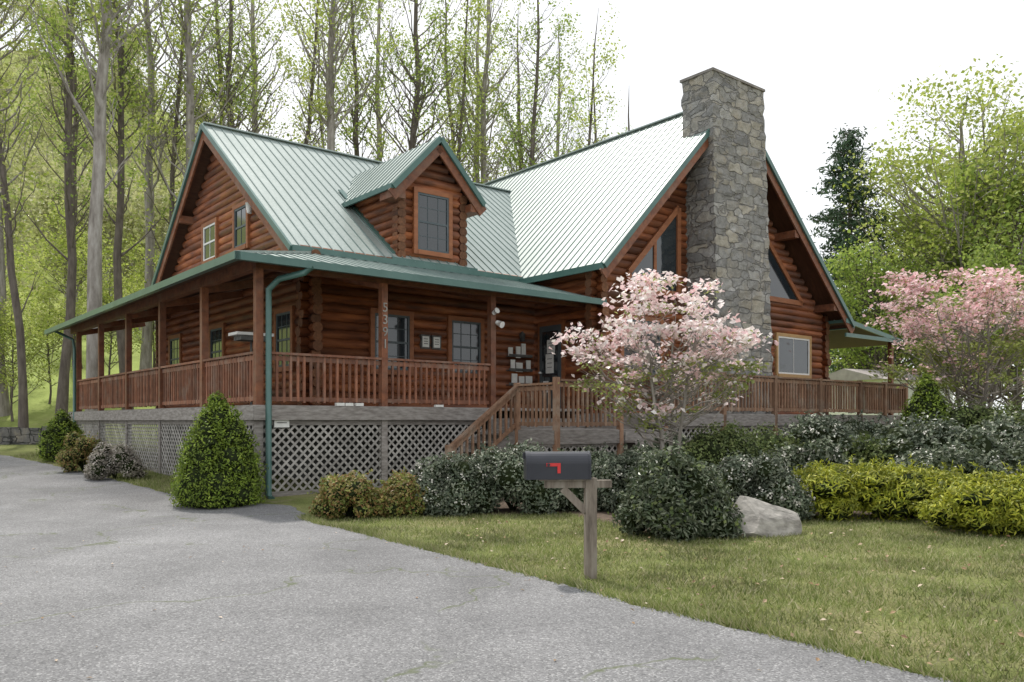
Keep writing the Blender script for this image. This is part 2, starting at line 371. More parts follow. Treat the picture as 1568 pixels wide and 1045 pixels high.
rf.beam((1.55,RV,RZt+.02),(12.2,RV,RZt+.02),.22,.035,0); rf.beam((WU,WE,WZ+.02),(WU,10.2,WZ+.02),.22,.035,0)
DZ=8.45;DS=1.05
slab([(4.02,1.85,DZ-DS*1.34),(5.36,1.85,DZ),(5.36,6.1,DZ),(4.02,6.1,DZ-DS*1.34)],.09)
slab([(5.362,1.85,DZ),(6.7,1.85,DZ-DS*1.34),(6.7,6.1,DZ-DS*1.34),(5.362,6.1,DZ)],.09)
v=2.0
while v<6.1:
    rib((4.02,v,DZ-DS*1.34),(5.36,v,DZ)); rib((5.36,v,DZ),(6.7,v,DZ-DS*1.34)); v+=RS
PZ=4.46;PS=.28;E=-.62
pz=lambda d: PZ+PS*(d-E)
slab([(E,E,PZ),(8.5,E,PZ),(8.5,2.07,pz(2.07)),(2.07,2.07,pz(2.07))],.07)
slab([(E,E+.003,PZ),(2.07,2.073,pz(2.07)),(2.07,15.8,pz(2.07)),(E,15.8,PZ)],.07)
u=E+.2
while u<8.45: rib((u,E,PZ),(u,min(2.07,u),pz(min(2.07,u)))); u+=RS
v=E+.3
while v<15.8: rib((E,v,PZ),(min(2.07,v),v,pz(min(2.07,v)))); v+=RS
rf.beam((E,E,PZ+.02),(2.07,2.07,pz(2.07)+.02),.16,.05,0)
slab([(18.95,-1.1,4.75),(22.7,-1.1,4.28),(22.7,8,4.28),(18.95,8,4.75)],.1)
v=-1.0
while v<8: rib((18.95,v,4.75),(22.7,v,4.28)); v+=RS
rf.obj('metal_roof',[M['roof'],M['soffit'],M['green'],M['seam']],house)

t=MB()
def rake(p,q,inset=(0,1,0)):
    p=Vector(p);q=Vector(q)
    t.beam(p+Vector((0,0,-.05)),q+Vector((0,0,-.05)),.06,.13,0)
    o_=Vector(inset)*.06; d_=Vector((0,0,-.24)); t.beam(p+o_+d_,q+o_+d_,.05,.28,1)
rake((1.53,1.95,zf(1.95)),(1.53,RV,RZt),(1,0,0)); rake((1.53,RV,RZt),(1.53,12.7,zb(12.7)),(1,0,0))
rake((7.97,WE-.02,wl(7.97)),(WU,WE-.02,WZ)); rake((WU,WE-.02,WZ),(19.4,WE-.02,wr(19.4)))
rake((4.02,1.83,DZ-DS*1.34),(5.36,1.83,DZ)); rake((5.36,1.83,DZ),(6.7,1.83,DZ-DS*1.34))
t.box(E-.1,8.5,E-.11,E-.001,PZ-.13,PZ+.01,0); t.box(E-.11,E-.001,E-.11,15.8,PZ-.131,PZ+.009,0)
t.beam((1.55,1.93,zf(1.95)-.04),(8.2,1.93,zf(1.95)-.04),.05,.13,0)
t.beam((7.93,WE,wl(7.97)-.05),(7.93,2.0,wl(7.97)-.05),.06,.15,0)
t.beam((4.0,1.85,DZ-DS*1.34-.03),(4.0,4.3,DZ-DS*1.34-.03),.05,.12,0); t.beam((6.72,1.85,DZ-DS*1.34-.03),(6.72,4.3,DZ-DS*1.34-.03),.05,.12,0)
t.beam((19.42,WE,wr(19.4)-.05),(19.42,10.2,wr(19.4)-.05),.06,.15,0)
t.box(18.95,22.75,-1.16,-1.101,4.2,4.32,0); t.beam((18.95,-1.13,4.72),(22.75,-1.13,4.25),.06,.14,0)
t.beam((4.32,2.25,zf(2.2)+.05),(4.32,5.0,zf(5.0)+.05),.14,.03,0); t.beam((6.4,2.25,zf(2.2)+.05),(6.4,5.0,zf(5.0)+.05),.14,.03,0)
t.box(4.1,6.6,1.98,2.2,5.28,5.38,0)
for (a,zz) in ((8.35,5.35),(10.3,7.3),(18.4,5.1),(16.2,7.1)): t.box(a-.1,a+.1,WE+.05,WV,zz-.12,zz+.1,1)
for zz,a in ((5.0,2.6),(5.0,12.2),(7.3,5.1),(7.3,9.6)): t.box(1.6,UW,a-.09,a+.09,zz-.1,zz+.1,1)
t.box(4.05,4.4,1.9,2.5,6.78,6.97,1); t.box(6.32,6.67,1.9,2.5,6.78,6.97,1)
t.tube([(.75,E-.06,PZ-.1),(.6,E-.06,PZ-.22),(.3,-.25,4.15),(.14,-.14,3.95),(.14,-.14,3.6),(.14,-.14,.12),(.14,-.3,.05)],[.06]*7,8,0,True)
t.tube([(E-.05,14.6,PZ-.1),(-.15,14.5,4.1),(-.12,14.45,3.8),(-.12,14.45,.7)],[.045]*4,8,0,True)
t.obj('trim_and_gutters',[M['green'],M['wood']],house)

p=MB()
for u in(0,2.67,5.51): p.box(u-.07,u+.07,-.07,.07,1.8,4.4,0); p.box(u-.068,u+.068,-.068,.068,-.1,1.8,2)
PV=[2.9,5.8,8.7,11.6,14.4]
for v in PV: p.box(-.07,.07,v-.07,v+.07,1.8,4.4,0); p.box(-.068,.068,v-.068,v+.068,0,1.8,2)
p.box(-.08,8.45,-.085,.085,4.34,4.56,0); p.box(-.084,.084,.09,15.2,4.34,4.56,0)
for v in PV: p.beam((0,v,4.3),(2.0,v,4.75),.12,.16,0)
for u in (2.67,5.51): p.beam((u,0,4.3),(u,2.0,4.75),.12,.16,0)
p.box(-.1,8.55,-.1,2.0,1.74,1.8,2); p.box(-.1,2.0,2.01,15.3,1.74,1.8,2)
p.box(-.13,5.4,-.135,-.102,1.52,1.78,2); p.box(-.135,-.102,-.1,15.3,1.52,1.78,2)
p.box(8.0,20.4,-2.4,-.35,1.62,1.68,2); p.box(19.1,22.4,-.34,8,1.62,1.68,2); p.box(20.41,22.4,-1.,-.35,1.62,1.68,2)
p.box(8.0,20.4,-2.44,-2.405,1.38,1.66,2); p.box(7.97,7.995,-2.44,-.15,1.3,1.66,2)
def rail(a,b_,za,zb_,h=.98,mat=1,sp=.135,bw=.04,back=0):
    a=Vector(a);b_=Vector(b_);L=(b_-a).length;n=max(1,int(L/sp))
    A=Vector((a.x,a.y,za));B=Vector((b_.x,b_.y,zb_));up=Vector((0,0,1))
    p.beam(A+up*h,B+up*h,.13,.045,mat); p.beam(A+up*(h-.09),B+up*(h-.09),.04,.09,mat); p.beam(A+up*.12,B+up*.12,.04,.08,mat)
    for k in range(1,n):
        c=A+(B-A)*(k/n); jx=random.uniform(-.006,.006); p.box(c.x-bw/2-.003+jx,c.x+bw/2+.003+jx,c.y-bw/2-.003,c.y+bw/2+.003,c.z+.06+random.uniform(-.01,.02),c.z+h-.02,mat)
rail((.08,0),(2.6,0),1.8,1.8); rail((2.75,0),(5.43,0),1.8,1.8)
pv=[0]+PV
for k in range(5): rail((0,pv[k]+.08),(0,pv[k+1]-.08),1.8,1.8)
pr=[8.7,10.9,13.1,15.3,17.5,19,20.35]
for k in range(6): rail((pr[k]+.05,-2.38),(pr[k+1]-.05,-2.38),1.68,1.68,.97,3)
for u in pr: p.box(u-.06,u+.06,-2.44,-2.32,.2,2.7,3)
rail((20.35,-2.33),(20.35,-1.0),1.68,1.68,.97,3); rail((20.4,-1.),(22.3,-1.),1.68,1.68,.97,3)
for v in (-.95,3,7): p.box(22.2,22.34,v-.07,v+.07,.3,4.3,0)
LZ=1.32
p.box(5.3,8.6,-2.4,-.14,LZ-.06,LZ,2); p.box(5.28,8.6,-2.44,-2.405,LZ-.3,LZ-.01,2); p.box(5.25,5.28,-2.4,-.14,LZ-.3,LZ-.01,2)
p.box(5.5,7.9,-.6,-.12,LZ,LZ+.24,2); p.box(7.25,8.7,-2.36,-2.33,-.1,LZ-.07,2)
ns=7
for k in range(ns):
    z=LZ*(k+.5)/ns; u0=3.5+1.75*k/ns; p.box(u0,u0+.3,-1.15,-.16,z-.02,z+.025,2)
p.beam((3.45,-1.17,.0),(5.25,-1.17,LZ-.1),.05,.28,2); p.beam((3.45,-.15,.0),(5.25,-.15,LZ-.1),.05,.28,2)
rail((3.5,-1.2),(5.25,-1.2),0.05,LZ,.92,3); rail((5.3,-1.25),(5.3,-2.35),LZ,LZ,.95,3); rail((5.38,-2.4),(7.15,-2.4),LZ,LZ,1.02,3)
for a,b_,zt in((3.48,-1.2,1.02),(5.27,-1.2,LZ+1.0),(5.32,-2.4,LZ+1.08),(7.2,-2.4,LZ+1.08)): p.box(a-.055,a+.055,b_-.055,b_+.055,0,zt,3)
for k in range(5): p.box(7.3,8.9,-2.45-.3*(k+1),-2.45-.3*k,LZ-.24*(k+1)-.05,LZ-.24*(k+1),2); p.box(7.3,8.9,-2.47-.3*(k),-2.45-.3*k,LZ-.24*(k+1),LZ-.24*k-.05,2)
def lat(axis,fx,a0,a1,z0,z1,sp=.175):
    Hh=z1-z0
    for s_ in(0,1):
        c=a0-Hh
        while c<a1:
            if s_==0: A,B=(c,z0),(c+Hh,z1)
            else: A,B=(c+Hh,z0),(c,z1)
            (xa,za),(xb,zb_)=sorted([A,B])
            if xa<a0: za+=(zb_-za)*(a0-xa)/(xb-xa) ; xa=a0
            if xb>a1: zb_=za+(zb_-za)*(a1-xa)/(xb-xa); xb=a1
            if xb-xa>.02:
                f=fx+(.006 if s_ else -.006)
                if axis=='u': p.beam((xa,f,za),(xb,f,zb_),.009,.042,4)
                else: p.beam((f,xa,za),(f,xb,zb_),.009,.042,4)
            c+=sp
    for zz in(z0,z1):
        if axis=='u': p.box(a0,a1,fx-.02,fx-.012,zz-.05,zz+.05,2)
        else: p.box(fx-.02,fx-.012,a0,a1,zz-.05,zz+.05,2)
lat('u',-.03,.07,2.6,.12,1.47); lat('u',-.03,2.74,5.2,.12,1.47)
for k in range(5):
    zz=.04*.774*pv[k]; lat('v',-.03,pv[k]+.07,pv[k+1]-.07,zz+.1,1.47)
lat('u',-2.36,8.7,20.3,.5,1.36); lat('v',5.31,-2.35,-.2,.1,LZ-.3); lat('u',-2.36,5.35,7.2,.1,LZ-.3)
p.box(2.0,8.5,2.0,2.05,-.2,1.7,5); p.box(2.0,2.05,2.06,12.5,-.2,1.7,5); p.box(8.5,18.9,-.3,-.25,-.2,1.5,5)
p.obj('porch_and_deck',[M['wood'],M['railw'],M['grey'],M['railg'],M['lat'],M['ink']],house)

wn=MB()
def bx(axis,fx,a0,a1,d0,d1,z0,z1,mat):
    if axis=='u': wn.box(a0,a1,fx-d1,fx-d0,z0,z1,mat)
    else: wn.box(fx-d1,fx-d0,a0,a1,z0,z1,mat)
def window(axis,fx,c,w_,z0,z1,tm=0,fm=1,grid=(3,2),tw=.11,rail_=True):
    a0,a1=c-w_/2,c+w_/2
    bx(axis,fx,a0-tw,a0,.0,.17,z0-tw,z1+tw,tm); bx(axis,fx,a1,a1+tw,.0,.17,z0-tw,z1+tw,tm)
    bx(axis,fx,a0,a1,.0,.168,z1,z1+tw,tm); bx(axis,fx,a0,a1,.0,.185,z0-tw,z0,tm)
    f=.05
    bx(axis,fx,a0,a0+f,.0,.155,z0,z1,fm); bx(axis,fx,a1-f,a1,.0,.155,z0,z1,fm)
    bx(axis,fx,a0+f,a1-f,.0,.153,z1-f,z1,fm); bx(axis,fx,a0+f,a1-f,.0,.153,z0,z0+f,fm)
    bx(axis,fx,a0+f,a1-f,.0,.128,z0+f,z1-f,2)
    zm=(z0+z1)/2
    if rail_: bx(axis,fx,a0+f,a1-f,.12,.147,zm-.025,zm+.025,fm)
    for k in range(1,grid[0]):
        a=a0+(a1-a0)*k/grid[0]; bx(axis,fx,a-.009,a+.009,.12,.137,z0+f,z1-f,fm)
    for k in range(1,grid[1]*2):
        zz=z0+(z1-z0)*k/(grid[1]*2)
        if k!=grid[1]: bx(axis,fx,a0+f,a1-f,.12,.135,zz-.009,zz+.009,fm)
window('u',DV,5.36,.92,5.68,7.08,grid=(3,2))
window('u',VW,4.05,.95,2.7,4.0,grid=(3,2)); window('u',VW,6.2,.9,2.7,4.0)
window('v',UW,8.05,.95,5.95,6.9,fm=3,grid=(2,1)); window('v',UW,5.8,.8,5.95,6.95,grid=(2,1))
window('v',UW,3.2,.8,2.75,4.0); window('v',UW,7.5,.9,2.75,4.0); window('v',UW,11,.9,2.75,4.0)
window('u',WV,17.1,1.75,2.95,4.1,tm=4,fm=3,grid=(2,1),tw=.1,rail_=False)
window('u',WV,10.1,1.4,2.7,4.1)
def poly(pts,d0,d1,mat):
    wn.prism([(a,WV-d1,z) for a,z in pts],(0,d1-d0,0),mat)
for pts in ([(9.6,4.9),(11.55,4.9),(11.55,7.25),(9.6,5.3)],[(14.8,5.2),(17.55,5.2),(14.8,7.75)]):
    poly(pts,.0,.13,2); n=len(pts)
    for k in range(n):
        a=pts[k];b_=pts[(k+1)%n]; wn.beam((a[0],WV-.1,a[1]),(b_[0],WV-.1,b_[1]),.15,.15,0)
wn.box(10.55,10.65,WV-.16,WV,4.9,6.25,0)
bx('v',8.6,.75,1.75,.0,.17,1.8,4.1,0); bx('v',8.6,.83,1.67,.0,.18,1.82,4.0,1); bx('v',8.6,.95,1.55,.0,.19,2.5,3.85,2)
bx('v',8.6,1.58,1.62,.19,.25,2.75,2.8,3)
def paper(axis,fx,a,z,w_,h_,d=.2,lines=True):
    bx(axis,fx,a-w_/2,a+w_/2,d-.03,d,z-h_/2,z+h_/2,5)
    if lines:
        for k in range(3): bx(axis,fx,a-w_*.32,a+w_*.3,d,d+.003,z+h_*(.25-.22*k)-.008,z+h_*(.25-.22*k)+.008,6)
paper('v',8.6,1.2,3.45,.3,.35); paper('v',8.6,1.25,3.0,.3,.5); paper('v',8.6,1.4,2.4,.2,.3)
for a,z in((4.98,3.42),(5.3,3.42)):
    bx('u',VW,a-.13,a+.13,.0,.16,z-.17,z+.17,6); paper('u',VW,a,z,.19,.26,.165)
for z in (3.35,2.98,2.6):
    bx('u',VW,7.5,8.3,.12,.26,z-.17,z-.15,6); bx('u',VW,7.5,8.3,.255,.26,z-.16,z-.1,6)
for a,z in((7.6,3.3),(7.82,3.32),(8.05,3.34),(7.65,2.93),(7.9,2.92),(8.15,2.9),(7.95,2.58),(7.7,2.56),(8.18,2.55)): paper('u',VW,a+random.uniform(-.04,.04),z+random.uniform(-.02,.06),random.choice([.14,.18,.22]),random.choice([.24,.3]),.22+.02*random.random(),False)
# white notice by the downspout
bx('u',-.03,.26,.60,.0,.03,1.36,1.76,6); bx('u',-.03,.28,.58,.03,.045,1.38,1.74,5)
for k in range(4): bx('u',-.03,.33,.53,.045,.048,1.46+.06*k,1.475+.06*k,6)
for a in(1.55,1.75,1.98): wn.box(a,a+.17,-.12,-.04,1.8,1.86,5)
wn.box(3.9,4.1,-.12,-.04,1.8,1.85,5)
wn.tube([(7.98,VW-.22,3.6),(7.98,VW-.22,3.8),(7.98,VW-.22,3.85)],[.06,.08,.02],8,6,True); wn.tube([(7.98,VW-.1,3.75),(7.98,VW-.22,3.86)],[.02,.02],6,6)
wn.tube([(5.6,-.08,3.75),(5.62,-.25,3.68)],[.05,.08],8,3,True); wn.tube([(5.5,-.08,3.95),(5.5,-.22,4.0)],[.045,.07],8,3,True)
wn.tube([(UW-.15,5.15,7.25),(UW-.3,5.15,7.1)],[.05,.1],8,3,True); wn.tube([(UW-.2,5.1,6.9),(UW-.2,5.1,6.65)],[.1,.06],8,5,True)
wn.obj('windows_doors_fittings',[M['trimw'],M['wframe'],M['glass'],M['white'],M['yell'],M['paper'],M['ink'],M['green']],house)
pl=MB(); pl.tube([(.75,2.2,1.8),(.75,2.2,3.3)],[.025,.025],8,1,True); pl.box(.35,1.15,1.95,2.45,3.3,3.36,0); pl.box(.45,1.05,2.0,2.4,3.2,3.3,1); pl.tube([(.75,2.2,1.8),(.75,2.2,1.84)],[.22,.2],12,1,True)
pl.obj('porch_heater',[M['white'],M['ink']],house)
for k,ch in enumerate('5391'):
    cu=bpy.data.curves.new('house_number','FONT'); cu.body=ch; cu.size=.27; cu.extrude=.006; cu.align_x='CENTER'
    ob=bpy.data.objects.new('house_number',cu); bpy.context.scene.collection.objects.link(ob); ob.parent=house
    ob.location=(2.67,-.085,3.75-.25*k); ob.rotation_euler=(math.pi/2,0,0); cu.materials.append(M['lat'])

ch=MB()
def ring(z):
    t_=z/10.8; a0=12.05-.17*t_; a1=14.72-.55*t_; v0=-1.38+.06*t_; v1=-.28
    P=[]
    for s_ in range(10): P.append((a0+(a1-a0)*s_/10,v0))
    for s_ in range(5): P.append((a1,v0+(v1-v0)*s_/5))
    for s_ in range(10): P.append((a1-(a1-a0)*s_/10,v1))
    for s_ in range(5): P.append((a0,v1-(v1-v0)*s_/5))
    return [(x+random.uniform(-.03,.03),y+random.uniform(-.035,.025),z) for x,y in P]
zs=np.linspace(0,10.76,70);V=[];n=30
for z in zs: V+=ring(z)
fc=[(k*n+j,k*n+(j+1)%n,(k+1)*n+(j+1)%n,(k+1)*n+j) for k in range(len(zs)-1) for j in range(n)]
fc.append(tuple(range((len(zs)-1)*n,len(zs)*n)))
ch.add(V,fc,0); ch.box(11.84,14.21,-1.36,-.24,10.762,10.83,1); ch.box(12.5,13.5,-1.1,-.5,10.84,10.88,1)
ch.obj('stone_chimney',[M['stone'],M['grey']],house)

# ------------------------------------------------------------------ vegetation generators
def icov(sub):
    bm=bmesh.new(); bmesh.ops.create_icosphere(bm,subdivisions=sub,radius=1)
    V=np.array([v.co[:] for v in bm.verts]); f=np.array([[v.index for v in ff.verts] for ff in bm.faces]); bm.free(); return V,f
ICO_V,ICO_F=icov(2)
def shrub(name,px,Y,wd,ht,mats,n=9000,leaf=(.06,.035),K=22,depth=.8,fl=0,flsize=.04,up=.3,shape='dome',x=None,shoots=45,taper=1.6):
    X=PX(px,Y) if x is None else x
    mb=MB(); R=wd/2
    C=[];RR=[]
    for k in range(K):
        if shape=='dome':
            a=random.uniform(0,6.28)
            if k<K*.4: q=random.uniform(.55,.8); zz=random.uniform(.12,.32)
            else: q=math.sqrt(random.random())*.7; zz=random.uniform(.35,.8)*math.sqrt(max(.05,1-q*q))
            C.append((math.cos(a)*q*R,math.sin(a)*q*R*depth,zz*ht)); RR.append(random.uniform(.15,.34)*min(R*1.15,ht*1.15))
        elif shape=='cone':
            t_=(k+.5)/K; rr=R*(1-t_**taper)**.8*.8*random.uniform(.8,1.12); a=k*2.4
            rs=random.uniform(.55,1.25)*(.30*R*(1-t_)+.12)
            C.append((math.cos(a)*max(0,rr-rs*.3)-.06*t_,math.sin(a)*max(0,rr-rs*.3),.04*ht+t_*ht*.86)); RR.append(rs)
        elif shape=='spread':
            a=random.uniform(0,6.28);q=math.sqrt(random.random())*.9
            C.append((math.cos(a)*q*R,math.sin(a)*q*R*depth,ht*random.uniform(.2,.8)*(1-.35*q))); RR.append(random.uniform(.15,.28)*ht+.04*R)
    C=np.array(C);RR=np.array(RR)
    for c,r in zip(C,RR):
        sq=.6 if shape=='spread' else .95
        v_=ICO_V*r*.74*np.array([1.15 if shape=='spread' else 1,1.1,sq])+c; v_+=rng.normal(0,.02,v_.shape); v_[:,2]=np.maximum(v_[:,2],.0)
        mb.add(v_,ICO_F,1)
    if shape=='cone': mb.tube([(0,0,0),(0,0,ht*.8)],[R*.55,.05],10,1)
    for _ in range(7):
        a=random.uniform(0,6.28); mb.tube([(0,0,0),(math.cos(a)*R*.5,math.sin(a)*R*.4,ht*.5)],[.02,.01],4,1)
    w_=RR**2;w_/=w_.sum();idx=rng.choice(K,n,p=w_)
    D=runit(n)
    rad=RR[idx][:,None]*(rng.uniform(.78,1.14,(n,1))+np.abs(rng.normal(0,.08,(n,1))))
    if shape=='spread':
        D[:,2]=np.where((D[:,2]<-.1)&(rng.uniform(size=n)<.7),-D[:,2],D[:,2]); D2=D*np.array([1.3,1.15,.7])
    else: D2=(D*np.array([1,1,1.35]) if shape=='cone' else D)
    P_=C[idx]+D2*rad; k=P_[:,2]>.015; P_=P_[k];D=D[k]
    N=D*.8+runit(len(P_))*.8; N[:,2]+=up
    leaves(mb,P_,N,leaf[0],leaf[1],0)
    idx=rng.choice(K,shoots); D=runit(shoots); D[:,2]=abs(D[:,2])*1.2+.25; D/=np.linalg.norm(D,axis=1)[:,None]
    st=C[idx]+D*RR[idx][:,None]*.9; ln=rng.uniform(.06,.20,shoots)*(.55 if shape=='cone' else 1)
    tt=rng.uniform(.1,1.1,(shoots,9,1)); q=(st[:,None,:]+D[:,None,:]*ln[:,None,None]*tt).reshape(-1,3)+rng.normal(0,.018,(shoots*9,3))
    leaves(mb,q,runit(len(q))+np.array([0,0,.4]),leaf[0]*.9,leaf[1]*.9,0)
    if fl:
        idx=rng.choice(K,fl,p=w_);D=runit(fl);D[:,2]=abs(D[:,2]);P_=C[idx]+D*RR[idx][:,None]*1.12
        q=np.repeat(P_,5,0)+rng.normal(0,flsize*.7,(fl*5,3)); leaves(mb,q,np.repeat(D,5,0)+runit(fl*5)*.5,flsize,flsize*.8,2)
    o=mb.obj(name,mats); o.location=(X,Y,float(H(X,Y))); return o
def bez(a,b_,lift,n=6,wob=.0):
    a=np.array(a);b_=np.array(b_);m_=(a+b_)/2; m_[2]-=lift; m_[:2]+=(b_[:2]-a[:2])*.15
    t_=np.linspace(0,1,n)[:,None]; P=(1-t_)**2*a+2*t_*(1-t_)*m_+t_**2*b_
    if wob: P[1:-1]+=rng.normal(0,wob,(n-2,3))
    return P
def ctree(name,Ht,tr,cz,rad,K,per,cs,leaf,mats,rise=1.0,lean=0,flat=1.,up=.2,stems=1,second=None,shell=.35,twigs=4,topk=.97,wander=.018,bt=1.0,greenlow=False):
    mb=MB(); np_=12
    t_=np.linspace(0,1,np_)
    trunks=[]
    for s_ in range(stems):
        wx=np.cumsum(rng.normal(0,wander*Ht,np_))*.5; wy=np.cumsum(rng.normal(0,wander*Ht,np_))*.5; wx-=wx[0];wy-=wy[0]
        a=6.28*s_/stems+.5; sx_=0 if stems==1 else math.cos(a)*.28*rad[0]; sy=0 if stems==1 else math.sin(a)*.28*rad[0]
        T=np.stack([wx+lean*t_**1.3*Ht+sx_*t_,wy+sy*t_,t_*Ht*topk-.3*(t_==0)],-1)
        rr=tr*(1-t_)**.7*.92+tr*.06; rr[0]*=1.3
        if stems>1: rr*=.7
        mb.tube(T,rr,9 if stems==1 else 7,0); trunks.append((T,rr))
    Cs=[]
    while len(Cs)<K:
        d_=rng.normal(size=3);d_/=np.linalg.norm(d_); q=rng.uniform(shell,1)**.6*rng.uniform(.88,1.1)
        c=d_*q*np.array(rad); c[2]+=cz
        if c[2]<.5 or c[2]>Ht*1.04: continue
        Cs.append(c)
    Cs=np.array(Cs); L=[];NN=[];SE=[]
    for c in Cs:
        T,rr=trunks[random.randrange(stems)]
        tt=np.clip(c[2]/(Ht*topk),0,1); cx=np.interp(tt,t_,T[:,0]);cy=np.interp(tt,t_,T[:,1])
        c=c+np.array([cx,cy,0]) if stems==1 else c
        dist=math.hypot(c[0]-cx,c[1]-cy)
        z0=max(c[2]-dist*rise*random.uniform(.7,1.2),Ht*.12); z0=min(z0,Ht*.93); ti=z0/(Ht*topk)
        A=[np.interp(ti,t_,T[:,k]) for k in range(3)]; r0=min(np.interp(ti,t_,rr)*.5,.012*np.linalg.norm(c-A)+.012*Ht*.12)*bt
        P_=bez(A,c,.12*dist,6,.03*dist); mb.tube(P_,np.linspace(r0,r0*.22,6),4,0)
        for _ in range(twigs):
            s0=P_[random.choice([2,3,4,5])]; e=c+rng.normal(0,cs*.8,3)*np.array([1,1,flat]); mb.tube([s0,(s0+e)/2+rng.normal(0,cs*.12,3),e],[r0*.35,r0*.25,r0*.1],3,0)
        q_=int(per*random.uniform(.4,1.5))
        l_=c+rng.normal(0,cs*.62,(q_,3))*np.array([1,1,flat]); L.append(l_)
        nn=runit(q_); nn[:,2]=abs(nn[:,2])*1.0+up; NN.append(nn)
        if second:
            pr_=second[0]*(1.0 if not greenlow else (2.2 if (c[2]<cz-.15*rad[2]) else .45)); SE.append(rng.uniform(size=q_)<pr_*random.uniform(.4,1.6))
    L=np.vstack(L);NN=np.vstack(NN)
    if second:
        k=np.concatenate(SE); leaves(mb,L[~k],NN[~k],leaf[0],leaf[1],1); leaves(mb,L[k]-np.array([0,0,cs*.15]),NN[k],second[1],second[1]*.55,2)
    else: leaves(mb,L,NN,leaf[0],leaf[1],1)
    return mb.obj(name,mats)
def place(o,px,Y,s=1,rz=0,x=None,dz=0):
    X=PX(px,Y) if x is None else x
    o.location=(X,Y,float(H(X,Y))+dz); o.scale=(s,s,s); o.rotation_euler=(0,0,rz); return o
def dup(o,name):
    n=bpy.data.objects.new(name,o.data); bpy.context.scene.collection.objects.link(n); return n

var=[]
spec=[(29,.30,18.5,(2.9,2.9,9.5),58,46,.55,M['lf1'],M['bark'],.0,1.6),
      (26,.21,16,(2.5,2.5,9.5),56,48,.50,M['lf2'],M['barkd'],.025,1.5),
      (30,.27,20,(3.2,3.2,9.5),60,44,.60,M['lf1'],M['bark'],-.015,1.7),
      (24,.16,14.5,(2.2,2.2,9),46,44,.50,M['lf1'],M['barkd'],.07,1.6),
      (28,.26,19,(3.4,3.4,8.5),58,44,.60,M['lf2'],M['barkd'],.01,1.3)]
for k,(Ht,tr,cz,rad,K,per,cs,lm,bm_,ln,rs) in enumerate(spec):
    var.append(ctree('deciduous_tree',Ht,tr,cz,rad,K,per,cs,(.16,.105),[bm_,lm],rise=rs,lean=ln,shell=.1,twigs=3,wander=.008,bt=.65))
used=set()
def T(k,name='deciduous_tree'):
    if k not in used: used.add(k); return var[k]
    return dup(var[k],name)
lst=[(145,30,0,1.0,.3),(92,34,1,1.0,1.2),(36,31,3,1.0,3.2),(5,36,2,.95,2.2),(197,37,1,1,4.0),(222,42,2,1,.5),(262,40,3,1,5.2),(300,36,2,.95,1.5),(338,44,1,1.05,2.6),
     (360,40,4,.9,3.9),(432,43,3,1.1,.2),(490,39,0,.95,5.0),(555,46,1,1.05,4.4),(620,41,4,.95,1.0),(664,42,3,1.0,6.0),(700,47,1,1,3.1),(755,44,2,.95,2.0),
     (815,42,1,.95,5.5),(862,45,3,1,0.0),(905,50,4,.82,2.9),(960,54,4,.82,.3),(120,46,1,1,3.3),(405,50,0,1,2.2),(585,52,2,1,1.1),(725,54,0,1,4.1),(790,52,4,.95,.4),(860,56,2,.95,.9),(520,55,3,1.1,2.5),(-60,34,0,1,1)]
for px,Y,k,s,r in lst: place(T(k),px,Y,s,r)
und=ctree('understory_tree',7,.06,4.2,(2.3,2.3,2.6),48,70,.45,(.15,.10),[M['barkd'],M['lf1']],rise=.9,shell=.1,twigs=3)
place(und,20,35,.8,0)
for px,Y,s in((75,38,.8),(170,42,.9),(235,46,1.1),(280,43,.9),(-10,42,1.1),(110,52,1.3),(330,50,1.2),(400,46,1.2),(470,50,1.3),(560,50,1.3),(650,55,1.4),(740,50,1.2)):
    place(dup(und,'understory_tree'),px,Y,s,px*.7)
df=empty('distant_forest')
hill=ctree('hill_tree',14,.14,8.5,(3.6,3.6,5),34,36,.95,(.42,.30),[M['bark'],M['lf3']],rise=1.1,shell=.1,twigs=1)
hill.parent=df
first=True
for k in range(140):
    Y=random.uniform(62,185); X=random.uniform(-1.0,-.2)*Y*.75-5
    o_=hill if first else dup(hill,'hill_tree'); first=False; o_.parent=df
    place(o_,0,Y,random.uniform(.7,1.15),random.uniform(0,6),x=X)
for k in range(45):
    Y=random.uniform(65,120); X=random.uniform(.1,.9)*Y
    o_=dup(hill,'hill_tree'); o_.parent=df; place(o_,0,Y,random.uniform(.45,.65),random.uniform(0,6),x=X)

